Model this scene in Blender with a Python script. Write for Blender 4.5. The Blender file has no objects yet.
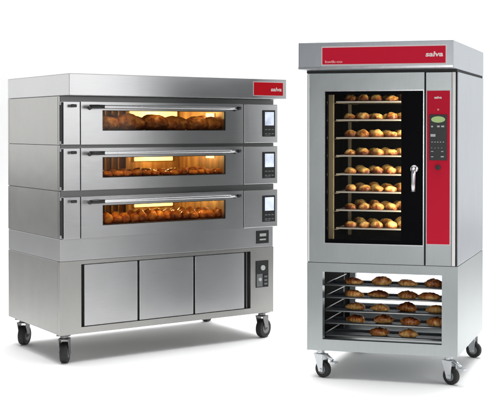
import bpy, bmesh, math, random
from mathutils import Vector, Matrix, noise
S = bpy.context.scene
C = S.collection
random.seed(7)
PI = math.pi

# ------------------------------------------------------------------ materials
def new_mat(name):
    m = bpy.data.materials.new(name); m.use_nodes = True
    nt = m.node_tree; b = nt.nodes['Principled BSDF']
    return m, nt, b

def simple(name, col, rough=.5, metal=0, spec=.5, coat=0, bump=0, bscale=60):
    m, nt, b = new_mat(name)
    b.inputs['Base Color'].default_value = (*col, 1)
    b.inputs['Roughness'].default_value = rough
    b.inputs['Metallic'].default_value = metal
    b.inputs['Specular IOR Level'].default_value = spec
    b.inputs['Coat Weight'].default_value = coat
    tc = nt.nodes.new('ShaderNodeTexCoord')
    n = nt.nodes.new('ShaderNodeTexNoise'); n.inputs['Scale'].default_value = bscale; n.inputs['Detail'].default_value = 4
    nt.links.new(tc.outputs['Object'], n.inputs['Vector'])
    r = nt.nodes.new('ShaderNodeMapRange')
    r.inputs['To Min'].default_value = max(.02, rough - .06); r.inputs['To Max'].default_value = min(1, rough + .08)
    nt.links.new(n.outputs['Fac'], r.inputs['Value']); nt.links.new(r.outputs['Result'], b.inputs['Roughness'])
    if bump:
        bp = nt.nodes.new('ShaderNodeBump'); bp.inputs['Strength'].default_value = bump; bp.inputs['Distance'].default_value = .002
        nt.links.new(n.outputs['Fac'], bp.inputs['Height']); nt.links.new(bp.outputs['Normal'], b.inputs['Normal'])
    return m

def steel(name, col, rough, stretch=(1.5, 1.5, 90), var=.15, aniso=.4):
    """brushed stainless steel: fine grain drawn out along one direction, soft waviness, faint wipe marks"""
    m, nt, b = new_mat(name); N = nt.nodes; Lk = nt.links
    b.inputs['Metallic'].default_value = 1
    b.inputs['Anisotropic'].default_value = aniso
    tc = N.new('ShaderNodeTexCoord')
    mp = N.new('ShaderNodeMapping'); mp.inputs['Scale'].default_value = stretch
    Lk.new(tc.outputs['Object'], mp.inputs['Vector'])
    n = N.new('ShaderNodeTexNoise'); n.inputs['Scale'].default_value = 6; n.inputs['Detail'].default_value = 6; n.inputs['Roughness'].default_value = .7
    Lk.new(mp.outputs['Vector'], n.inputs['Vector'])
    n2 = N.new('ShaderNodeTexNoise'); n2.inputs['Scale'].default_value = 3.2; n2.inputs['Detail'].default_value = 5
    Lk.new(tc.outputs['Object'], n2.inputs['Vector'])
    r = N.new('ShaderNodeMapRange'); r.inputs['To Min'].default_value = rough - .05; r.inputs['To Max'].default_value = rough + .10
    mx = N.new('ShaderNodeMath'); mx.operation = 'ADD'
    h1 = N.new('ShaderNodeMath'); h1.operation = 'MULTIPLY'; h1.inputs[1].default_value = .55; Lk.new(n.outputs['Fac'], h1.inputs[0])
    h2 = N.new('ShaderNodeMath'); h2.operation = 'MULTIPLY'; h2.inputs[1].default_value = .45; Lk.new(n2.outputs['Fac'], h2.inputs[0])
    Lk.new(h1.outputs[0], mx.inputs[0]); Lk.new(h2.outputs[0], mx.inputs[1])
    Lk.new(mx.outputs[0], r.inputs['Value']); Lk.new(r.outputs['Result'], b.inputs['Roughness'])
    cr = N.new('ShaderNodeMapRange'); cr.inputs['From Min'].default_value = .25; cr.inputs['From Max'].default_value = .75
    cr.inputs['To Min'].default_value = 1 - var; cr.inputs['To Max'].default_value = 1 + var * .5
    Lk.new(mx.outputs[0], cr.inputs['Value'])
    cm = N.new('ShaderNodeVectorMath'); cm.operation = 'SCALE'; cm.inputs[0].default_value = col
    Lk.new(cr.outputs['Result'], cm.inputs['Scale']); Lk.new(cm.outputs['Vector'], b.inputs['Base Color'])
    b1 = N.new('ShaderNodeBump'); b1.inputs['Strength'].default_value = .06; b1.inputs['Distance'].default_value = .0006
    Lk.new(n.outputs['Fac'], b1.inputs['Height'])
    b2 = N.new('ShaderNodeBump'); b2.inputs['Strength'].default_value = .22; b2.inputs['Distance'].default_value = .01
    Lk.new(n2.outputs['Fac'], b2.inputs['Height']); Lk.new(b1.outputs['Normal'], b2.inputs['Normal'])
    Lk.new(b2.outputs['Normal'], b.inputs['Normal'])
    return m

def emit(name, col, st):
    m, nt, b = new_mat(name)
    b.inputs['Base Color'].default_value = (*[c * .5 for c in col], 1)
    b.inputs['Emission Color'].default_value = (*col, 1); b.inputs['Emission Strength'].default_value = st
    return m

def glass(name, tint, gloss_rough=.12, ior=1.20):
    m, nt, b = new_mat(name); N = nt.nodes; Lk = nt.links
    t = N.new('ShaderNodeBsdfTransparent'); t.inputs['Color'].default_value = (*tint, 1)
    g = N.new('ShaderNodeBsdfGlossy'); g.inputs['Roughness'].default_value = gloss_rough
    f = N.new('ShaderNodeFresnel'); f.inputs['IOR'].default_value = ior
    mix = N.new('ShaderNodeMixShader')
    Lk.new(f.outputs['Fac'], mix.inputs['Fac']); Lk.new(t.outputs[0], mix.inputs[1]); Lk.new(g.outputs[0], mix.inputs[2])
    Lk.new(mix.outputs[0], N['Material Output'].inputs['Surface'])
    return m

def crust(name, dark, mid, light, scale=14, thr=(.35, .68), zw=.30):
    """baked dough: golden to dark patches, fine cracks, a little sheen"""
    m, nt, b = new_mat(name); N = nt.nodes; Lk = nt.links
    tc = N.new('ShaderNodeTexCoord'); oi = N.new('ShaderNodeObjectInfo')
    add = N.new('ShaderNodeVectorMath'); add.operation = 'ADD'
    rnd = N.new('ShaderNodeMath'); rnd.operation = 'MULTIPLY'; rnd.inputs[1].default_value = 37
    Lk.new(oi.outputs['Random'], rnd.inputs[0]); Lk.new(tc.outputs['Object'], add.inputs[0]); Lk.new(rnd.outputs[0], add.inputs[1])
    n = N.new('ShaderNodeTexNoise'); n.inputs['Scale'].default_value = scale; n.inputs['Detail'].default_value = 6; n.inputs['Roughness'].default_value = .62
    Lk.new(add.outputs['Vector'], n.inputs['Vector'])
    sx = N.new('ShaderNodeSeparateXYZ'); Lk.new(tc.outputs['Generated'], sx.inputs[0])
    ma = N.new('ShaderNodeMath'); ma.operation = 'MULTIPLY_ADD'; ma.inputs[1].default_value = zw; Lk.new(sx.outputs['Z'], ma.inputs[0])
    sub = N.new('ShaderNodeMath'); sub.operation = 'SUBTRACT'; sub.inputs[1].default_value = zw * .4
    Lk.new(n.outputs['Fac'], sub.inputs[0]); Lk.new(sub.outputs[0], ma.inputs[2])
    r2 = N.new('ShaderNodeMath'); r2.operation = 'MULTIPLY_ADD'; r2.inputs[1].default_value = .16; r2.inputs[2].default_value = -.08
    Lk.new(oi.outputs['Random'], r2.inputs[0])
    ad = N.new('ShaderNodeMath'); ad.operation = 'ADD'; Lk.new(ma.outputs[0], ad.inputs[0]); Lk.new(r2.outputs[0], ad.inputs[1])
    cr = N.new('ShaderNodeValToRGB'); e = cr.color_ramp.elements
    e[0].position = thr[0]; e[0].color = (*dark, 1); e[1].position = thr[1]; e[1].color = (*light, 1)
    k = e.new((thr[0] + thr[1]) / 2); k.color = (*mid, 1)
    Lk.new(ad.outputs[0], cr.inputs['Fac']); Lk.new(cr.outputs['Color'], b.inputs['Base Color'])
    b.inputs['Roughness'].default_value = .36; b.inputs['Coat Weight'].default_value = .2; b.inputs['Coat Roughness'].default_value = .25
    bp = N.new('ShaderNodeBump'); bp.inputs['Strength'].default_value = .5; bp.inputs['Distance'].default_value = .004
    n3 = N.new('ShaderNodeTexNoise'); n3.inputs['Scale'].default_value = scale * 6; n3.inputs['Detail'].default_value = 4
    Lk.new(add.outputs['Vector'], n3.inputs['Vector'])
    Lk.new(n3.outputs['Fac'], bp.inputs['Height']); Lk.new(bp.outputs['Normal'], b.inputs['Normal'])
    return m

M = {}
M['steel'] = steel('brushed_steel', (.53, .53, .535), .31, (1.5, 1.5, 60))
M['steel_side'] = steel('brushed_steel_side', (.43, .425, .41), .34, (60, 1.5, 1.5))
M['steel_v'] = steel('brushed_steel_upright', (.44, .468, .472), .33, (60, 60, 1.2))
M['steel_cool'] = steel('brushed_steel_cool', (.50, .525, .555), .34, (40, 1.2, 1.2))
M['steel_dark'] = steel('dark_steel_and_gap_shade', (.22, .22, .22), .45)  # dark steel parts; also paints the shade in the deck gaps
M['chrome'] = simple('polished_trim', (.70, .70, .71), .24, 1, bscale=30)
M['zinc'] = simple('zinc_plated_bracket', (.62, .64, .66), .36, 1, bscale=80, bump=.2)
M['white_trim'] = simple('pale_trim_highlight', (.82, .82, .80), .4, .0, bscale=30)  # near-white colour carries the bright highlight of the edge strips
M['black'] = simple('black_plastic', (.012, .012, .013), .38, bscale=90)
M['gap'] = simple('black_gap_fill', (.010, .010, .010), .7)  # black filling that makes gaps and seams read dark
M['border'] = simple('black_glass_border', (.002, .002, .003), .35, spec=.04)
M['rubber'] = simple('black_rubber', (.012, .012, .012), .62, bscale=120, bump=.3)
M['red'] = simple('red_enamel_panel', (.56, .009, .034), .5, spec=.12, bscale=20)
M['red_badge'] = simple('red_badge_panel', (.58, .005, .014), .5, spec=.12, bscale=20)
M['ink'] = simple('pale_printed_lettering', (.85, .70, .68), .6)
M['pink'] = simple('pale_red_printed_lettering', (.80, .36, .36), .6)
M['edge'] = simple('pale_badge_rim', (.70, .60, .60), .5)
M['screen'] = emit('lit_screen_blue_white', (.70, .77, .92), .62)
nt_ = M['screen'].node_tree; n_ = nt_.nodes.new('ShaderNodeTexNoise'); n_.inputs['Scale'].default_value = 22
tc_ = nt_.nodes.new('ShaderNodeTexCoord'); r_ = nt_.nodes.new('ShaderNodeMapRange'); r_.inputs['From Min'].default_value = .3; r_.inputs['From Max'].default_value = .7
r_.inputs['To Min'].default_value = .48; r_.inputs['To Max'].default_value = .95
nt_.links.new(tc_.outputs['Object'], n_.inputs['Vector']); nt_.links.new(n_.outputs['Fac'], r_.inputs['Value'])
nt_.links.new(r_.outputs['Result'], nt_.nodes['Principled BSDF'].inputs['Emission Strength'])
M['lcd'] = emit('lit_screen_green', (.36, .50, .20), .55)
M['led'] = simple('pale_key_marks', (.50, .52, .50), .5)
M['key'] = simple('grey_keypad', (.16, .17, .17), .45)
M['glass'] = glass('oven_window_glass', (.93, .86, .72))
M['glass_clear'] = glass('door_glass', (.93, .93, .92))
M['lamp_w'] = emit('oven_lamp_cover_lit', (1.0, .76, .36), 2.0)
M['lamp_s'] = emit('oven_lamp_small_lit', (1.0, .86, .56), 2.2)
M['lamp_r'] = emit('hidden_lamp_tube_lit', (1.0, .86, .62), 5.0)
M['stone'] = simple('baking_stone', (.20, .12, .06), .85, bscale=40, bump=.4)
M['dark_in'] = simple('dark_oven_lining', (.008, .007, .006), .8, spec=.1, bscale=30)
M['rail'] = simple('warm_tinted_rack_rail', (.30, .25, .16), .45, .2, bscale=12)  # beige tint puts the warm lamplight into the rail's colour
M['tray'] = simple('aluminium_baking_tray', (.62, .60, .56), .4, .7, bscale=50)
M['tray_dark'] = simple('blue_steel_baking_tray', (.028, .036, .048), .45, .3, bscale=30)
M['wire'] = simple('wire_shelf_steel', (.45, .45, .44), .35, 1)

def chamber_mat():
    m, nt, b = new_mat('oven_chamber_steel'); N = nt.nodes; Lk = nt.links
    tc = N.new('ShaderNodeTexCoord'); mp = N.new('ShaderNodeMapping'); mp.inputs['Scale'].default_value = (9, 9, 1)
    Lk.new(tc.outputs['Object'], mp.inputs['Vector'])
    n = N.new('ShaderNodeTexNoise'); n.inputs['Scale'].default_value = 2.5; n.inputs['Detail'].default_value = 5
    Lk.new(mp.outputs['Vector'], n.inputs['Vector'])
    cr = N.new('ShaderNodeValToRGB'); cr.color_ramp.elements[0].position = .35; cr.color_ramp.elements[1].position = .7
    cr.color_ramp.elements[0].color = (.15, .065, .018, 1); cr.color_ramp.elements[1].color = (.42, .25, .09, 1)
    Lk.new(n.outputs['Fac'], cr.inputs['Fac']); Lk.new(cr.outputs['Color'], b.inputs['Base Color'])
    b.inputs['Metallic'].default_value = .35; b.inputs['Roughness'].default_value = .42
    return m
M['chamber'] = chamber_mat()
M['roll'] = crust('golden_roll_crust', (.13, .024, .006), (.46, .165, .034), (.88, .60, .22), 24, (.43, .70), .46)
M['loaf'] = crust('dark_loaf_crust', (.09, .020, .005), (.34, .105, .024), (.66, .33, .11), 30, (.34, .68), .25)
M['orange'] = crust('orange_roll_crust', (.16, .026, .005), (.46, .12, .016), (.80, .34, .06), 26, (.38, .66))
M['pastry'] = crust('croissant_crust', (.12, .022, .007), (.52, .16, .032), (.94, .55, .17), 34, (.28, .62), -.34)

# ------------------------------------------------------------------ mesh helpers
def box(bm, x0, x1, y0, y1, z0, z1, bev=0, mi=0):
    vs = [bm.verts.new((x, y, z)) for x in (x0, x1) for y in (y0, y1) for z in (z0, z1)]
    idx = [(0, 1, 3, 2), (4, 6, 7, 5), (0, 4, 5, 1), (2, 3, 7, 6), (0, 2, 6, 4), (1, 5, 7, 3)]
    fs = [bm.faces.new([vs[i] for i in f]) for f in idx]
    for f in fs: f.material_index = mi
    if bev:
        es = list({e for f in fs for e in f.edges})
        r = bmesh.ops.bevel(bm, geom=es, offset=bev, segments=2, affect='EDGES', profile=.5)
        for f in r['faces']: f.material_index = mi
    return bm

def ring(bm, o, h, y0, y1, bev=0, mi=0):
    """frame: outer rect o=(x0,x1,z0,z1) with a hole h, between depths y0 and y1"""
    def loop(r, y): return [bm.verts.new(p) for p in ((r[0], y, r[2]), (r[1], y, r[2]), (r[1], y, r[3]), (r[0], y, r[3]))]
    of, hf, ob, hb = loop(o, y0), loop(h, y0), loop(o, y1), loop(h, y1)
    fs = []
    for i in range(4):
        j = (i + 1) % 4
        fs.append(bm.faces.new((of[i], of[j], hf[j], hf[i])))
        fs.append(bm.faces.new((ob[j], ob[i], hb[i], hb[j])))
        fs.append(bm.faces.new((of[j], of[i], ob[i], ob[j])))
        fs.append(bm.faces.new((hf[i], hf[j], hb[j], hb[i])))
    for f in fs: f.material_index = mi
    if bev:
        es = [e for e in {e for f in fs for e in f.edges} if e.calc_face_angle(0) > .5]
        r = bmesh.ops.bevel(bm, geom=es, offset=bev, segments=2, affect='EDGES', profile=.5)
        for f in r['faces']: f.material_index = mi
    return bm

def cyl(bm, c, axis, r, L, seg=28, mi=0, r2=None, bev=0):
    """cylinder centred at c along axis"""
    rot = Vector(axis).normalized().to_track_quat('Z', 'Y').to_matrix().to_4x4()
    g = bmesh.ops.create_cone(bm, cap_ends=True, segments=seg, radius1=r, radius2=r if r2 is None else r2, depth=L,
                              matrix=Matrix.Translation(c) @ rot)
    fs = {f for v in g['verts'] for f in v.link_faces}
    for f in fs: f.material_index = mi; f.smooth = len(f.verts) == 4
    if bev:
        es = [e for e in {e for f in fs for e in f.edges} if e.calc_face_angle(0) > .9]
        r_ = bmesh.ops.bevel(bm, geom=es, offset=bev, segments=2, affect='EDGES', profile=.5)
        for f in r_['faces']: f.material_index = mi; f.smooth = True
    return bm

def tube(bm, pts, r, seg=10, mi=0):
    rings = []
    n = len(pts)
    rad = r if isinstance(r, (list, tuple)) else [r] * n
    for i, p in enumerate(pts):
        p = Vector(p)
        d = (Vector(pts[min(i + 1, n - 1)]) - Vector(pts[max(i - 1, 0)])).normalized()
        a = d.orthogonal() if abs(d.z) > .95 else d.cross(Vector((0, 0, 1)))
        a.normalize(); b = d.cross(a)
        rings.append([bm.verts.new(p + rad[i] * (math.cos(t) * a + math.sin(t) * b)) for t in [2 * PI * k / seg for k in range(seg)]])
    for i in range(n - 1):
        for k in range(seg):
            f = bm.faces.new((rings[i][k], rings[i][(k + 1) % seg], rings[i + 1][(k + 1) % seg], rings[i + 1][k])); f.smooth = True; f.material_index = mi
    for q in (rings[0][::-1], rings[-1]):
        f = bm.faces.new(q); f.material_index = mi
    return bm

SKEW = None
def link(name, bm, mats, parent=None, loc=(0, 0, 0), rot=(0, 0, 0)):
    me = bpy.data.meshes.new(name)
    if SKEW is not None:
        s, c = SKEW
        for v in bm.verts: v.co.x += s * v.co.y; v.co.y *= c
    bmesh.ops.recalc_face_normals(bm, faces=bm.faces)
    bm.to_mesh(me); bm.free()
    for m in (mats if isinstance(mats, (list, tuple)) else [mats]): me.materials.append(M[m] if isinstance(m, str) else m)
    o = bpy.data.objects.new(name, me); C.objects.link(o)
    o.parent = parent; o.location = loc; o.rotation_euler = rot
    return o

def B(name, x0, x1, y0, y1, z0, z1, mat, parent, bev=.0015):
    bm = bmesh.new(); box(bm, x0, x1, y0, y1, z0, z1, bev)
    return link(name, bm, mat, parent)

def text_bm(bm, s, x, z, y, size, mi, width=None, shear=0, bold=0, depth=.0004):
    """lettering standing on a plate that faces -y; x = left end, z = base line"""
    cu = bpy.data.curves.new('t', 'FONT'); cu.body = s; cu.size = size; cu.shear = shear; cu.offset = bold; cu.extrude = depth
    ob = bpy.data.objects.new('t', cu); C.objects.link(ob)
    dg = bpy.context.evaluated_depsgraph_get(); ev = ob.evaluated_get(dg)
    me = ev.to_mesh()
    xs = [v.co.x for v in me.vertices]; x0, x1 = min(xs), max(xs)
    k = width / (x1 - x0) if width else 1
    base = [bm.verts.new((x + (v.co.x - x0) * k, y - v.co.z, z + v.co.y)) for v in me.vertices]
    for p in me.polygons:
        try: f = bm.faces.new([base[i] for i in p.vertices]); f.material_index = mi
        except ValueError: pass
    ev.to_mesh_clear(); bpy.data.objects.remove(ob); bpy.data.curves.remove(cu)

def thing(name, label, cat, loc=(0, 0, 0), rotz=0, group=None):
    o = bpy.data.objects.new(name, None); C.objects.link(o); o.empty_display_size = .1
    o.location = loc; o.rotation_euler = (0, 0, rotz)
    o['label'] = label; o['category'] = cat
    if group: o['group'] = group
    return o

# ------------------------------------------------------------------ setting: white studio sweep
def white_mat():
    m, nt, b = new_mat('white_studio_paper'); N = nt.nodes; Lk = nt.links
    tc = N.new('ShaderNodeTexCoord'); n = N.new('ShaderNodeTexNoise'); n.inputs['Scale'].default_value = 2; n.inputs['Detail'].default_value = 4
    Lk.new(tc.outputs['Object'], n.inputs['Vector'])
    r = N.new('ShaderNodeMapRange'); r.inputs['To Min'].default_value = .86; r.inputs['To Max'].default_value = .90
    Lk.new(n.outputs['Fac'], r.inputs['Value']); cb = N.new('ShaderNodeCombineColor')
    for k in ('Red', 'Green', 'Blue'): Lk.new(r.outputs['Result'], cb.inputs[k])
    Lk.new(cb.outputs['Color'], b.inputs['Base Color']); b.inputs['Roughness'].default_value = .9; b.inputs['Specular IOR Level'].default_value = .1
    return m
WH = white_mat()
YB, RC = 12.0, 1.6
bm = bmesh.new()
q = [bm.verts.new(p) for p in ((-9, -4, 0), (9, -4, 0), (9, YB - RC, 0), (-9, YB - RC, 0))]; bm.faces.new(q)
fl = link('floor', bm, WH); fl['kind'] = 'structure'
bm = bmesh.new(); prof = [(YB - RC + RC * math.sin(t), RC - RC * math.cos(t)) for t in [PI / 2 * k / 14 for k in range(15)]] + [(YB, 7)]
pr = None
for y, z in prof:
    cur = (bm.verts.new((-9, y, z)), bm.verts.new((9, y, z)))
    if pr: f = bm.faces.new((pr[0], pr[1], cur[1], cur[0])); f.smooth = True
    pr = cur
bd = link('backdrop', bm, WH); bd['kind'] = 'structure'

# ------------------------------------------------------------------ casters
def caster(parent, loc, yaw, r, H, wide, plate, pedal=True, finish='zinc'):
    """swivel caster: plate and fork (part) > wheel > ; wheel axle along local y, H = height of the underside"""
    bm = bmesh.new(); a = plate / 2
    box(bm, -a, a, -a, a, H - .008, H - .0005, .002)
    cyl(bm, (0, 0, H - .017), (0, 0, 1), a * .62, .018, 24, bev=.003)
    off = .018; w = wide / 2 + .005
    for s in (-1, 1):                                   # fork cheeks, tapering to the axle
        y0, y1 = sorted((s * w, s * (w + .004)))
        top = [(-.030, H - .026), (.034, H - .026)]; bot = [(off + .014, r - .012), (off - .014, r - .012)]
        P = top + bot
        va = [bm.verts.new((x, y0, z)) for x, z in P]; vb = [bm.verts.new((x, y1, z)) for x, z in P]
        bm.faces.new(va); bm.faces.new(vb[::-1])
        for i in range(4): bm.faces.new((va[(i + 1) % 4], va[i], vb[i], vb[(i + 1) % 4]))
    box(bm, -.032, .036, -w - .004, w + .004, H - .030, H - .0262, .001)
    cyl(bm, (off, 0, r), (0, 1, 0), .007, 2 * w + .020, 16, bev=.001)
    c = link('caster', bm, finish, parent, loc, (0, 0, yaw))
    bm = bmesh.new()
    cyl(bm, (off, 0, r), (0, 1, 0), r, wide, 44, bev=.006)
    for s in (-1, 1): cyl(bm, (off, s * (wide / 2 + .0006), r), (0, 1, 0), r * .55, .0022, 28, mi=1, bev=.0008)
    link('wheel', bm, ['rubber', 'key'], c)
    if pedal:
        bm = bmesh.new()
        tube(bm, [(.02, 0, H - .030), (.05, 0, H - .036), (.085, 0, H - .055)], [.010, .010, .008], 10)
        box(bm, .075, .112, -.018, .018, H - .070, H - .060, .002)
        link('brake_pedal', bm, 'zinc', c)
    return c

# ------------------------------------------------------------------ DECK OVEN (left)
W, D = 1.538, .8137
LX, LY, LYAW = -1.1055, 6.3714, .5893
lo = thing('deck_oven', 'wide stainless steel deck oven with three lit baking windows above a closed cabinet on casters', 'oven', (LX, LY, 0), LYAW)
ZH0, ZH1 = 1.5896, 1.7176

# hood
bm = bmesh.new(); box(bm, 0, W + .004, -.141, D, ZH0, ZH1, .004)
hood = link('hood', bm, 'steel', lo)
bm = bmesh.new()
box(bm, 1.278, 1.515, -.1450, -.1412, 1.608, 1.699, .0008, 1)
box(bm, 1.282, 1.511, -.1462, -.1451, 1.612, 1.695, 0, 0)
text_bm(bm, 'salva', 1.414, 1.640, -.1466, .034, 2, width=.086, shear=.12, bold=.0009)
link('badge', bm, ['red_badge', 'edge', 'ink'], hood)
decks = [(1.303, 1.556, 1.3016, 1.5880), (1.033, 1.282, 1.0300, 1.2984), (.7490, .995, .7466, 1.0268)]   # panel z0,z1 ; housing z0,z1
WIN = [(1.385, 1.507), (1.104, 1.227), (.819, .940)]
CU0, CU1, CV = .120, 1.232, .72
deck_objs = []
for k, (pz0, pz1, hz0, hz1) in enumerate(decks):
    wz0, wz1 = WIN[k]
    cz0, cz1 = wz0 - .006, min(wz1 + .030, pz1 - .012)
    bm = bmesh.new()
    ring(bm, (0, W, hz0, hz1), (CU0 - .002, CU1 + .002, cz0 - .002, cz1 + .002), .0, D - .03, .0025)
    box(bm, 0, W, D - .0295, D, hz0, hz1, .0025)
    dk = link('oven_deck', bm, 'steel_side', lo); deck_objs.append(dk)
    # lining of the baking chamber
    bm = bmesh.new()
    t = .0015
    box(bm, CU0, CU0 + t, .002, CV, cz0, cz1); box(bm, CU1 - t, CU1, .002, CV, cz0, cz1)
    box(bm, CU0 + t, CU1 - t, CV - t, CV, cz0, cz1); box(bm, CU0 + t, CU1 - t, .002, CV - t, cz1 - t, cz1)
    # ribs pressed in the back wall and a divider post
    for x in (.64, .69, .74): box(bm, x, x + .012, CV - t - .010, CV - t, cz0 + .002, cz1 - t - .001, .002)
    box(bm, .795, .822, CV - t - .022, CV - t, cz0 + .002, cz1 - t - .001, .003)
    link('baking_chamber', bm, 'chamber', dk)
    bm = bmesh.new(); box(bm, CU0 + .003, CU1 - .003, .004, CV - .004, cz0 - .001, cz0 + .004)
    link('baking_stone', bm, 'stone', dk)
    bm = bmesh.new(); box(bm, -.0008, .0004, .020, .0235, hz0 + .004, hz1 - .004); link('side_fold', bm, 'steel_dark', dk)
    # lit lamp covers
    bm = bmesh.new()
    if k == 0: box(bm, .835, 1.205, CV - .018, CV - .004, wz0 + .045, cz1 - .006, .002)
    else: zl = (0, 1.203, .886)[k]; box(bm, .87, 1.17, CV - .018, CV - .004, zl - .030, zl + .012, .004)
    link('chamber_lamp', bm, 'lamp_w', dk)
    bm = bmesh.new(); box(bm, CU1 - .012, CU1 - .002, .25, .345, wz1 - .036 + (.008 if k else 0), wz1 - .006, .003)
    link('chamber_lamp', bm, 'lamp_s', dk)
    # narrow left fascia with its lever knob
    bm = bmesh.new(); box(bm, .005, .110, -.0485, -.003, pz0, pz1, .002)
    link('side_fascia', bm, 'steel', dk)
    bm = bmesh.new()
    box(bm, .0002, .0048, -.040, -.004, pz0 + .004, pz1 - .004)
    link('fascia_edge', bm, 'gap', dk)
    for z in (pz0 + .012, pz1 - .012):
        bm = bmesh.new(); cyl(bm, (.000, -.020, z), (0, 0, 1), .0065, .016, 16, bev=.001); link('hinge_pin', bm, 'zinc', dk)
    for x in (.1105, 1.2655):
        bm = bmesh.new(); box(bm, x, x + .0045, -.038, -.003, pz0 + .002, pz1 - .002); link('seam_dark_fill', bm, 'gap', dk)  # black strip put in so the open seam looks dark
    zt = pz1 + .001; zu = (decks[k - 1][0] - .001) if k else hz1
    bm = bmesh.new(); box(bm, .006, W - .006, -.006, -.0005, zt, zu); link('deck_gap_shade', bm, 'steel_dark', dk)  # dark strip stands in for shade between decks and below the hood
    kz = pz1 - .025
    bm = bmesh.new()
    cyl(bm, (.060, -.056, kz), (0, 1, 0), .010, .016, 24, mi=1, bev=.002)
    box(bm, .040, .078, -.078, -.064, kz - .009, kz + .009, .005)
    link('knob', bm, ['black', 'chrome'], dk)
    # door with window
    bm = bmesh.new()
    ring(bm, (.1155, 1.2645, pz0, pz1), (.256, 1.128, wz0, wz1), -.0485, -.003, .002)
    dr = link('oven_door', bm, 'steel', dk)
    bm = bmesh.new(); box(bm, .2555, 1.1285, -.036, -.031, wz0 - .0005, wz1 + .0005)
    link('window_glass', bm, 'glass', dr)
    bm = bmesh.new(); ring(bm, (.2562, 1.1278, wz0 + .0002, wz1 - .0002), (.2595, 1.1245, wz0 + .0035, wz1 - .0035), -.046, -.0365)
    link('window_seal', bm, 'gap', dr)
    # handle bar
    hz = pz1 - .029
    bm = bmesh.new()
    yb = -.098
    pts = [(.158, yb + .006, hz)] + [(.158 + (1.205 - .158) * i / 12, yb, hz) for i in range(1, 12)] + [(1.205, yb + .006, hz)]
    tube(bm, pts, .0105, 16, 0)
    for v in bm.verts: v.co.z = hz + (v.co.z - hz) * .95
    tube(bm, [(.150, yb + .004, hz), (.20, yb - .0008, hz), (.246, yb + .001, hz)], [.0112, .0122, .0110], 16, 1)
    tube(bm, [(1.190, yb, hz), (1.212, yb + .003, hz)], [.0118, .0105], 16, 1)
    for x in (.172, 1.196): tube(bm, [(x, yb + .004, hz), (x, -.0475, hz - .010)], [.008, .010], 12, 1)
    link('door_handle', bm, ['chrome', 'black'], dr)
    # right fascia with display
    bm = bmesh.new(); box(bm, 1.2705, W - .001, -.0485, -.003, pz0, pz1, .004)
    cp = link('control_fascia', bm, 'steel', dk)
    dz1 = pz1 - .038; dz0 = dz1 - .174
    bm = bmesh.new(); box(bm, 1.416, 1.515, -.0545, -.0486, dz0, dz1, .003)
    dh = link('display_housing', bm, 'black', dk)
    bm = bmesh.new(); box(bm, 1.431, 1.503, -.0562, -.0546, dz1 - .100, dz1 - .012, .001)
    link('display_screen', bm, 'screen', dh)
    bm = bmesh.new()
    for i in range(2):
        for j in range(3): box(bm, 1.432 + j * .026, 1.450 + j * .026, -.0553, -.0546, dz0 + .016 + i * .027, dz0 + .023 + i * .027, 0, 0)
    box(bm, 1.432, 1.474, -.0553, -.0546, dz0 + .008, dz0 + .011)
    link('key_pad', bm, 'key', dh)

for z0, z1 in ((1.2986, 1.3014), (1.0270, 1.0298), (.7449, .7464)):
    bm = bmesh.new(); box(bm, .006, W - .006, .006, D - .006, z0, z1); link('seam_light_block', bm, 'gap', lo)  # black plates added so no light shows through the deck seams

# lower cabinet
ZB0, ZB1, ZC = .1749, .6111, .7446
bm = bmesh.new(); box(bm, .002, W - .003, .001, D, ZB1 + .0015, ZC, .0025)
band = link('plinth_band', bm, 'steel', lo)
bm = bmesh.new(); box(bm, 1.400, 1.498, -.004, .0005, .637, .722, .002)
d1 = link('display_housing', bm, 'black', band)
bm = bmesh.new(); box(bm, 1.424, 1.476, -.0048, -.0042, .684, .703); box(bm, 1.424, 1.474, -.0048, -.0042, .658, .668)
link('key_pad', bm, 'led', d1)
# cabinet carcass: sides, top, bottom, back, posts
bm = bmesh.new()
ring(bm, (0, W, ZB0, ZB1), (.138, 1.354, .2135, .589), 0, .035, .0025)
box(bm, 0, W, .0355, D, ZB0, ZB1, .0025)
cab = link('cabinet', bm, 'steel_side', lo)
bm = bmesh.new(); box(bm, .1385, 1.3535, .026, .0353, .214, .5885); link('door_recess', bm, 'gap', cab)
for x0, x1 in ((.160, .518), (.532, .918), (.932, 1.307)):
    bm = bmesh.new(); box(bm, x0, x1, .004, .0255, .2165, .5855, .003)
    link('cabinet_door', bm, 'steel', cab)
bm = bmesh.new(); box(bm, 1.327, 1.333, .010, .0255, .2165, .5855, .001)
link('door_rail', bm, 'steel_dark', cab)
bm = bmesh.new(); box(bm, 1.396, 1.495, -.005, .0005, .346, .523, .002)
d2 = link('control_panel', bm, 'black', cab)
bm = bmesh.new()
box(bm, 1.400, 1.446, -.0062, -.0052, .352, .436, .0005)
box(bm, 1.452, 1.490, -.0062, -.0052, .352, .436, .0005, 2)
cyl(bm, (1.423, -.010, .400), (0, 1, 0), .011, .010, 20, mi=1, bev=.001)
cyl(bm, (1.447, -.009, .476), (0, 1, 0), .017, .009, 24, mi=1, bev=.001)
for i in range(3): box(bm, 1.460, 1.484, -.0072, -.0063, .362 + i * .024, .374 + i * .024, 0, 0)
link('switch', bm, ['key', 'led', 'gap'], d2)
for x, y, a, pd in ((.050, .050, .95, False), (1.478, .050, .35, False), (.055, .70, .75, False), (1.478, .77, .5, False)):
    caster(lo, (x, y, 0), a, .062, ZB0, .044, .080, pd, 'steel_dark')

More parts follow.
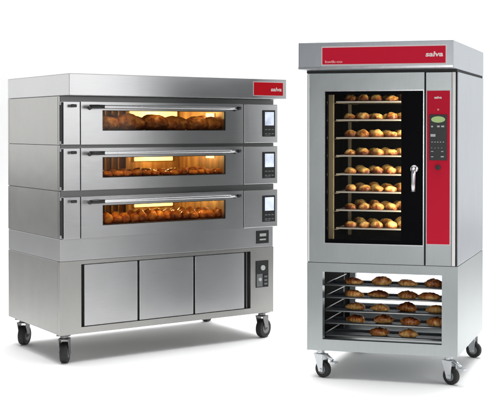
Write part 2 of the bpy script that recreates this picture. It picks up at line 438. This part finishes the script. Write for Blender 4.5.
# ------------------------------------------------------------------ CONVECTION OVEN (right)
RX, RY, RYAW, RSK = .3334, 6.058, -.2495, -.117
SK = (-math.sin(RSK), math.cos(RSK))
WR, DR = .8302, .8661
ro = thing('convection_oven', 'tall stainless steel convection oven with red panels, glass door and open tray stand on casters', 'oven', (RX, RY, 0), RYAW)
def ruv(u, v): return (u + SK[0] * v, SK[1] * v)
SKEW = SK
RZ0, RZ1, RH = .6527, 1.7142, 1.865
bm = bmesh.new(); box(bm, -.002, WR, -.1525, DR, RZ1 + .004, RH, .005)
rh = link('hood', bm, 'steel_cool', ro)
bm = bmesh.new()
box(bm, .1265, .7965, -.1562, -.1527, 1.7385, 1.8405, .001, 1)
box(bm, .1325, .7905, -.1575, -.1563, 1.7445, 1.8345, 0, 0)
text_bm(bm, 'salva', .686, 1.7795, -.1579, .036, 2, width=.092, shear=.12, bold=.0011)
text_bm(bm, 'kwik-co', .148, 1.7525, -.1579, .019, 3, width=.094, bold=.0005)
link('badge', bm, ['red', 'edge', 'ink', 'pink'], rh)
bm = bmesh.new(); box(bm, -.001, WR - .001, -.1545, -.1528, RZ1 + .006, RZ1 + .019, .0006); link('hood_lip', bm, 'chrome', rh)
bm = bmesh.new(); box(bm, .004, WR - .004, -.020, DR - .004, RZ1 - .010, RZ1 + .0035); link('hood_recess', bm, 'gap', rh)  # black slab that gives the dark line below the hood

# body shell (hollow)
bm = bmesh.new()
box(bm, 0, .030, .0, DR, RZ0, RZ1 - .0105, .0025)
body_left = bm
bm2 = bm
box(bm, .0305, .6565, DR - .04, DR, RZ0, RZ1 - .0105, .002)
box(bm, .0305, .6565, .0, DR - .0405, 1.640, RZ1 - .0105, .001)
box(bm, .0305, .6565, .0, DR - .0405, RZ0, .742, .001)
body = link('oven_body', bm, 'steel_v', ro)
bm = bmesh.new(); box(bm, .657, WR, .0, DR, RZ0, RZ1 - .0105, .003)
link('control_housing', bm, 'steel_cool', body)
# chamber lining
bm = bmesh.new()
box(bm, .0306, .034, .004, DR - .041, .7425, 1.6395); box(bm, .653, .6564, .004, DR - .041, .7425, 1.6395)
box(bm, .0342, .6528, .60, .604, .7425, 1.6395); box(bm, .0342, .6528, .004, .598, 1.630, 1.6393); box(bm, .0342, .6528, .004, .598, .7427, .752)
ch = link('baking_chamber', bm, 'dark_in', body)
bm = bmesh.new()
box(bm, .098, .130, .070, .085, .760, 1.622, .004); box(bm, .092, .112, .50, .52, .760, 1.622, .003)
box(bm, .645, .652, .070, .090, .760, 1.622, .002); box(bm, .645, .652, .50, .52, .760, 1.622, .002)
TZ = [1.545, 1.443, 1.343, 1.242, 1.138, 1.038, .936, .834]
for z in TZ:
    box(bm, .1305, .150, .068, .53, z - .0055, z - .0025); box(bm, .632, .6445, .068, .53, z - .0055, z - .0025)
link('tray_rack', bm, 'rail', body)
bm = bmesh.new(); cyl(bm, (.622, .026, 1.19), (0, 0, 1), .008, .78, 14); link('chamber_lamp', bm, 'lamp_r', body)  # hidden tube, put in as the source of the rolls' warm light
# glass door
bm = bmesh.new(); ring(bm, (.010, .6525, RZ0 + .004, 1.7025), (.108, .647, .764, 1.603), -.022, -.0015, .002)
rd = link('oven_door', bm, 'steel_v', ro)
bm = bmesh.new(); ring(bm, (.1082, .6468, .7642, 1.6028), (.118, .527, .786, 1.585), -.0165, -.0125); link('glass_border', bm, 'border', rd)
bm = bmesh.new(); box(bm, .1182, .5268, -.0162, -.013, .7862, 1.5848); link('door_glass', bm, 'glass_clear', rd)
bm = bmesh.new(); ring(bm, (.1020, .6515, .7580, 1.6090), (.1079, .6471, .7639, 1.6031), -.0245, -.0221, .0008); link('glass_trim', bm, 'chrome', rd)
bm = bmesh.new()
cyl(bm, (.604, -.034, 1.180), (0, 1, 0), .021, .034, 28, bev=.004)
for v in bm.verts: pass
tube(bm, [(.604, -.054, 1.190), (.603, -.060, 1.150), (.602, -.058, 1.10), (.601, -.052, 1.058)], [.0135, .0125, .0115, .0125], 16)
link('door_handle', bm, 'chrome', rd)
bm = bmesh.new(); box(bm, .0115, .0195, -.0240, -.0221, RZ0 + .006, 1.7005, .0008); link('door_edge_highlight', bm, 'white_trim', rd)  # pale strip imitates the bright highlight along the door's left edge
bm = bmesh.new(); box(bm, .6530, .6565, -.015, -.001, RZ0, 1.7030); link('door_gap', bm, 'gap', rd)
# control column
bm = bmesh.new(); box(bm, .6600, .7985, -.0180, -.0005, RZ0 + .002, 1.7028, .002)
cc = link('control_column', bm, 'steel_v', ro)
bm = bmesh.new()
box(bm, .664, .792, -.0200, -.0181, .768, 1.606, .0008, 1)
box(bm, .667, .789, -.0212, -.0201, .772, 1.602, 0, 0)
text_bm(bm, 'salva', .706, 1.560, -.0216, .018, 2, width=.040, bold=.0008)
text_bm(bm, 'o', .722, 1.496, -.0216, .018, 3, width=.010, bold=.0012)
link('control_panel', bm, ['red', 'edge', 'ink', 'pink'], cc)
bm = bmesh.new(); box(bm, .680, .775, -.0238, -.0214, 1.226, 1.474, .001)
kp = link('keypad', bm, 'black', cc)
bm = bmesh.new(); cyl(bm, (.7275, -.0245, 1.447), (0, 1, 0), .037, .0016, 40)
for v in bm.verts: v.co.z = 1.447 + (v.co.z - 1.447) * .46
link('display_screen', bm, 'lcd', kp)
def mk(x, z, w, h):
    bm = bmesh.new(); box(bm, x, x + w, -.0246, -.0240, z, z + h); link('key_mark', bm, 'led', kp)
mk(.690, 1.405, .010, .008); mk(.722, 1.405, .014, .009); mk(.744, 1.405, .016, .009)
mk(.687, 1.354, .026, .014)
for i in range(5): mk(.692 + i * .015, 1.323, .007, .004)
for i in range(4): mk(.690 + i * .018, 1.292, .006, .002)
mk(.690, 1.272, .012, .004); mk(.744, 1.272, .012, .004); mk(.690, 1.243, .012, .004); mk(.742, 1.243, .016, .006)
bm = bmesh.new(); cyl(bm, (.728, -.028, 1.188), (0, 1, 0), .014, .014, 24, bev=.002); box(bm, .7255, .7305, -.040, -.034, 1.176, 1.200, .001)
link('knob', bm, 'black', cc)
bm = bmesh.new(); box(bm, .8000, .8165, -.016, -.0005, RZ0 + .002, 1.7028, .002); link('trim_strip', bm, 'white_trim', cc)
bm = bmesh.new(); box(bm, .8168, .8260, -.006, -.0005, RZ0 + .002, 1.7028); link('trim_gap', bm, 'gap', cc)

# open stand under the oven
SZ0, SZ1 = .1589, RZ0 - .003
bm = bmesh.new()
ring(bm, (0, WR, SZ0, SZ1), (.088, .745, .222, .600), 0, .040, .0025)
ring(bm, (0, WR, SZ0, SZ1), (.050, .780, .300, .600), DR - .035, DR, .0025)
box(bm, 0, .012, .0405, DR - .0355, SZ0, SZ1, .001); box(bm, WR - .012, WR, .0405, DR - .0355, SZ0, SZ1, .001)
box(bm, .0125, WR - .0125, .0405, DR - .0355, SZ1 - .040, SZ1 - .004, .001)
box(bm, .0125, WR - .0125, .0405, DR - .0355, SZ0 + .004, SZ0 + .020, .001)
st = link('stand', bm, 'steel_v', ro)
bm = bmesh.new()
box(bm, .0125, .0150, .041, DR - .036, SZ0 + .021, SZ1 - .041)
link('side_lining', bm, 'dark_in', st)
bm = bmesh.new(); box(bm, WR - .0150, WR - .0125, .041, DR - .036, SZ0 + .021, SZ1 - .041); link('side_lining', bm, 'dark_in', st)
SHZ = [.518, .448, .373, .303, .234]
bm = bmesh.new()
for z in SHZ:                                           # runners that carry the trays, front rod and slanted side braces
    tube(bm, [(.070, .045, z + .003), (.765, .045, z + .003)], .0042, 8)
    tube(bm, [(.070, .215, z - .007), (.765, .215, z - .007)], .0035, 8)
    for x in (.055, .775): tube(bm, [(x, .044, z - .007), (x, .60, z - .007)], .0035, 8)
for y in (.06, .60):
    for x in (.040, .790): tube(bm, [(x, y, SZ0 + .022), (x, y, SZ1 - .042)], .005, 8)
link('tray_runner', bm, 'wire', st)
B('base_seam', .003, WR - .003, .003, DR - .003, SZ1 + .0002, RZ0 - .0002, 'gap', st, 0)
SKEW = None
for u, v, a, pd in ((.062, .055, -.50, True), (.772, .055, -.55, True), (.062, .80, -.3, False), (.772, .800, -.35, False)):
    x, y = ruv(u, v)
    caster(ro, (x, y, 0), a, .047, SZ0, .032, .070, pd)

# ------------------------------------------------------------------ bread
def blob_mesh(name, sx, sy, sz, mat, seed, amp=.08, freq=1.6, slash=0, sub=3, lumps=0, pw=2.3):
    bm = bmesh.new(); bmesh.ops.create_icosphere(bm, subdivisions=sub, radius=1)
    rr = random.Random(seed); off = Vector((rr.random() * 50, rr.random() * 50, rr.random() * 50))
    for v in bm.verts:
        d = v.co.normalized()
        k = 1 + amp * noise.noise(d * freq + off) * 2 + amp * .4 * noise.noise(d * freq * 3.3 + off) * 2 + amp * .22 * noise.noise(d * freq * 8 + off) * 2
        if lumps: k += .10 * (abs(math.sin(d.x * lumps * 1.6 + off.x)) - .5)
        if slash and d.z > .25: k -= .15 * math.exp(-((d.y + .25 * d.x) / .11) ** 2) * min(1, (d.z - .25) * 3)
        v.co = Vector((d.x * sx, d.y * sy, d.z * sz)) * k
        if v.co.z < 0: v.co.z *= .55
    for f in bm.faces: f.smooth = True
    lo_ = min(v.co.z for v in bm.verts)
    for v in bm.verts: v.co.z = max(v.co.z - lo_ - sz * .06, 0)
    me = bpy.data.meshes.new(name); bm.to_mesh(me); bm.free(); me.materials.append(M[mat]); return me

def croissant_mesh(name, L, seed):
    """crescent of rolled dough: ridged, fat in the middle, pointed at the ends"""
    rr = random.Random(seed); bm = bmesh.new(); n, seg = 40, 18
    rings = []
    ph = rr.random() * .3
    for i in range(n + 1):
        t = i / n; s = (t - .5) * 2
        env = max(.22, (1 - abs(s) ** 2.6)) ** .55 * 1.0
        ridge = 1 + .11 * (abs(math.sin((t + ph) * PI * 6)) ** .5 - .6) * (1 - abs(s) ** 3)
        r = .0235 * env * ridge
        x = s * L / 2 * 1.06; y = -.012 * (1 - s * s) * (1 if seed % 2 else -1)
        rings.append([])
        for k in range(seg):
            a = 2 * PI * k / seg + s * .5
            p = Vector((x, y + r * 1.25 * math.cos(a), r * (1.22 - .25 * abs(s)) * math.sin(a)))
            p += Vector((0, 0, 1)) * .0045 * noise.noise(p * 45 + Vector((seed, 0, 0)))
            rings[-1].append(bm.verts.new(p))
    for i in range(n):
        for k in range(seg):
            f = bm.faces.new((rings[i][k], rings[i][(k + 1) % seg], rings[i + 1][(k + 1) % seg], rings[i + 1][k])); f.smooth = True
    bm.faces.new(rings[0][::-1]); bm.faces.new(rings[-1])
    for v in bm.verts: v.co.z = max(v.co.z + .017, 0)
    bmesh.ops.recalc_face_normals(bm, faces=bm.faces)
    me = bpy.data.meshes.new(name); bm.to_mesh(me); bm.free(); me.materials.append(M['pastry']); return me

ORD = ['first', 'second', 'third', 'fourth', 'fifth', 'sixth', 'seventh', 'eighth', 'ninth', 'tenth', 'eleventh', 'twelfth', 'thirteenth', 'fourteenth', 'fifteenth', 'sixteenth']
ROW = ['front row', 'second row', 'third row', 'back row']
def place(name, me, base, uvz, rz, sc, label, cat, group, skew=False):
    u, v, z = uvz
    if skew: u, v = ruv(u, v)
    bx, by, yaw = base
    c, s = math.cos(yaw), math.sin(yaw)
    o = bpy.data.objects.new(name, me); C.objects.link(o)
    o.location = (bx + u * c - v * s, by + u * s + v * c, z); o.rotation_euler = (0, 0, yaw + rz); o.scale = sc
    o['label'] = label; o['category'] = cat; o['group'] = group
    return o
LB, RB = (LX, LY, LYAW), (RX, RY, RYAW)
R = random.Random(11)

# top deck: big dark loaves
big = [blob_mesh('loaf', .115, .085, .062, 'loaf', 100 + i, .07, 1.4, slash=1, sub=4) for i in range(4)]
zb = WIN[0][0] - .002
front = [(.345, .105, 1.0, .2, 1.0), (.520, .14, 1.15, -.2, 1.16), (.700, .12, 1.0, .3, 1.12), (.850, .14, 1.05, 0, 1.04), (1.000, .11, .95, .5, 1.02), (1.13, .15, .95, -.2, .98)]
for i, (u, v, s, rz, h) in enumerate(front):
    place('bread_loaf', big[i % 4], LB, (u, v, zb), rz, (s * .86, s, h), 'large dark crusted loaf, %s from left in front row behind the top window' % ORD[i], 'loaf', 'loaves on the top deck')
for i in range(5):
    place('bread_loaf', big[(i + 1) % 4], LB, (.50 + i * .165, .34 + R.uniform(-.02, .02), zb), R.uniform(-.5, .5), (.85, .95, 1.0 + R.uniform(0, .12)),
          'dark crusted loaf, %s from left in back row behind the top window' % ORD[i], 'loaf', 'loaves on the top deck')
# middle deck: low brown pastries
small = [blob_mesh('pastry', .034, .028, .020, 'orange', 200 + i, .14, 2.2, lumps=2) for i in range(4)]
zb = WIN[1][0] - .002
for r in range(4):
    for i in range(14):
        u = .29 + i * .066 + r * .030 + R.uniform(-.008, .008)
        if u > 1.19: continue
        place('small_pastry', R.choice(small), LB, (u, .075 + r * .095 + R.uniform(-.008, .008), zb), R.uniform(-1, 1), (1, 1, R.uniform(.85, 1.35)),
              'small flat brown pastry, %s from left in the %s behind the middle window' % (ORD[i], ROW[r]), 'pastry', 'small pastries on the middle deck')
# bottom deck: round orange rolls
rnd = [blob_mesh('roll', .035, .035, .038, 'orange', 300 + i, .09, 1.7) for i in range(4)]
zb = WIN[2][0] - .002
for r in range(3):
    for i in range(15):
        u = .280 + i * .0620 + r * .035 + R.uniform(-.006, .006)
        if u > 1.195: continue
        place('round_roll', R.choice(rnd), LB, (u, .070 + r * .085 + R.uniform(-.006, .006), zb), R.uniform(-2, 2), (1, 1, R.uniform(.9, 1.2)),
              'round orange brown roll, %s from left in the %s behind the bottom window' % (ORD[i], ROW[r]), 'roll', 'round rolls on the bottom deck')

# trays and rolls in the convection oven
def tray_mesh(u0, u1, v0, v1, h=.0085):
    bm = bmesh.new(); t = .0022
    box(bm, u0, u1, v0, v1, 0, t)
    box(bm, u0, u1, v0, v0 + t, t, h, 0); box(bm, u0, u1, v1 - t, v1, t, h, 0)
    box(bm, u0, u0 + t, v0 + t, v1 - t, t, h, 0); box(bm, u1 - t, u1, v0 + t, v1 - t, t, h, 0)
    for v in bm.verts: v.co.x += SK[0] * v.co.y; v.co.y *= SK[1]
    me = bpy.data.meshes.new('baking_tray'); bm.to_mesh(me); bm.free(); return me
def put_tray(me, z, label, group):
    o = bpy.data.objects.new('baking_tray', me); C.objects.link(o)
    o.location = (RX, RY, z); o.rotation_euler = (0, 0, RYAW)
    o['label'] = label; o['category'] = 'tray'; o['group'] = group
TN = ['topmost', 'second from the top', 'third from the top', 'fourth from the top', 'fifth from the top', 'third from the bottom', 'second from the bottom', 'lowest']
tm = tray_mesh(.136, .640, .095, .520); tm.materials.append(M['tray'])
gold = [blob_mesh('golden_roll', .036, .029, .029, 'roll', 400 + i, .06, 1.5, slash=1, sub=4) for i in range(5)]
for t, z in enumerate(TZ):
    put_tray(tm, z - .0023, 'pale metal tray of golden rolls, %s, behind the glass door' % TN[t], 'trays in the tall oven')
    for r in range(3):
        for i in range(6):
            u = .207 + i * .0765 + (0, .03, -.01)[r] + R.uniform(-.005, .005); v = .135 + r * .125 + R.uniform(-.008, .008)
            s = R.uniform(.9, 1.12)
            place('golden_roll', R.choice(gold), RB, (u, v, z), R.uniform(-.7, .7), (s, s, R.uniform(.9, 1.15)),
                  'golden roll, %s from left in %s of the %s tray down behind glass door' % (ORD[i], ROW[r] if r < 2 else 'back row', ORD[t]), 'roll', 'golden rolls in the tall oven', True)

# trays and croissants in the open stand
sm = tray_mesh(.092, .742, .052, .225, .013); sm.materials.append(M['tray_dark'])
cro = [croissant_mesh('croissant', .102 + .004 * (i % 3), i) for i in range(5)]
rows = [[.232, .384, .531, .678], [.236, .367, .531, .655], [.237, .379, .525, .690], [.243, .395, .548, .695], [.372, .540]]
SN = ['topmost', 'second', 'middle', 'fourth', 'lowest']
for t, z in enumerate(SHZ):
    put_tray(sm, z - .003, 'dark steel tray of croissants in the open stand, %s of the five' % SN[t], 'trays in the open stand')
    for i, u in enumerate(rows[t]):
        place('croissant', R.choice(cro), RB, (u, .130 + R.uniform(-.015, .015), z), R.uniform(-.45, .45) + (PI if R.random() < .5 else 0), (R.uniform(.9, 1.08), 1.1, R.uniform(.85, 1.2)),
              'golden brown croissant, %s from left on the %s tray of the open stand' % (ORD[i], SN[t]), 'croissant', 'croissants in the open stand', True)

# ------------------------------------------------------------------ lights
def area(name, loc, target, sx, sy, power, col=(1, 1, 1), spread=PI):
    l = bpy.data.lights.new(name, 'AREA'); l.shape = 'RECTANGLE'; l.size = sx; l.size_y = sy; l.energy = power; l.color = col; l.spread = spread
    o = bpy.data.objects.new(name, l); C.objects.link(o); o.location = loc
    o.rotation_euler = (Vector(target) - Vector(loc)).to_track_quat('-Z', 'Y').to_euler()
    return o
def local_pt(base, u, v, z, skew=False):
    if skew: u, v = ruv(u, v)
    c, s = math.cos(base[2]), math.sin(base[2]); return (base[0] + u * c - v * s, base[1] + u * s + v * c, z)
area('overhead_softbox', (.25, 7.7, 3.6), (.25, 7.7, 0), 5.0, 5.6, 142, spread=math.radians(72))
area('backdrop_lamp', (0, 9.2, 6.2), (0, 12, 2.0), 12, 1.0, 420)
area('right_softbox', (4.5, 4.2, 2.1), (-.6, 6.8, 1.4), 4.2, 2.2, 76)
area('left_softbox', (-5.0, 8.3, 1.95), (-1, 6.9, 1.75), 2.6, 2.0, 7.5, spread=math.radians(100))
area('front_fill', (.2, -2.0, 1.3), (0, 6.5, .5), 4.0, 1.8, 95)  # unseen fill, set low to lighten the fronts and the shadows beneath
area('rear_fill', (4.9, 9.9, 1.6), (1.2, 6.4, .9), 2.6, 2.4, 14, (.96, .98, 1))  # unseen fill added to brighten the convection oven's right side
def point(name, loc, power, col, r=.03):
    l = bpy.data.lights.new(name, 'POINT'); l.energy = power; l.color = col; l.shadow_soft_size = r
    o = bpy.data.objects.new(name, l); C.objects.link(o); o.location = loc
for k in range(3):
    zc = WIN[k][1] + .004
    point('chamber_lamp_and_fill', local_pt(LB, 1.02, .60, zc), 3.4, (1, .78, .38))
    point('chamber_lamp_and_fill', local_pt(LB, 1.185, .26, zc), .12, (1, .72, .38), .012)
    for uu in (.40, .70, 1.0):
        point('chamber_lamp_and_fill', local_pt(LB, uu, .030, zc + .008), .30 if k else .12, (1, .66, .30), .012)  # unseen lights added along the front to brighten the bread
# light of a hidden lamp tube put behind the border to warm the rolls
a_ = area('hidden_door_lamp', local_pt(RB, .610, .022, 1.19, True), local_pt(RB, .25, .22, 1.19, True), .02, .80, 5.5, (1, .80, .50))

w = bpy.data.worlds.new('World'); S.world = w; w.use_nodes = True
bg = w.node_tree.nodes['Background']; bg.inputs['Color'].default_value = (.96, .98, 1, 1); bg.inputs['Strength'].default_value = .18

# noise added to the world strength to break up reflections in the steel
wn = w.node_tree; tc = wn.nodes.new('ShaderNodeTexCoord'); nz = wn.nodes.new('ShaderNodeTexNoise'); nz.inputs['Scale'].default_value = 2.6; nz.inputs['Detail'].default_value = 3
mr = wn.nodes.new('ShaderNodeMapRange'); mr.inputs['From Min'].default_value = .38; mr.inputs['From Max'].default_value = .64; mr.inputs['To Min'].default_value = .02; mr.inputs['To Max'].default_value = .42
wn.links.new(tc.outputs['Generated'], nz.inputs['Vector']); wn.links.new(nz.outputs['Fac'], mr.inputs['Value']); wn.links.new(mr.outputs['Result'], bg.inputs['Strength'])

# ------------------------------------------------------------------ camera
cam = bpy.data.cameras.new('Camera'); co = bpy.data.objects.new('Camera', cam); C.objects.link(co)
co.location = (0, 0, 1.4); co.rotation_euler = (PI / 2 - .015541, 0, 0)
cam.sensor_width = 36; cam.sensor_fit = 'HORIZONTAL'; cam.lens = 1083.98 * 36 / 495
cam.shift_x = 0; cam.shift_y = -(200 - 145.05) / 495; cam.clip_end = 200; cam.clip_start = .05
S.camera = co
S.render.engine = 'CYCLES'
S.cycles.max_bounces = 10; S.cycles.transparent_max_bounces = 12
S.view_settings.view_transform = 'Standard'; S.view_settings.look = 'None'; S.view_settings.exposure = 0; S.view_settings.gamma = 1
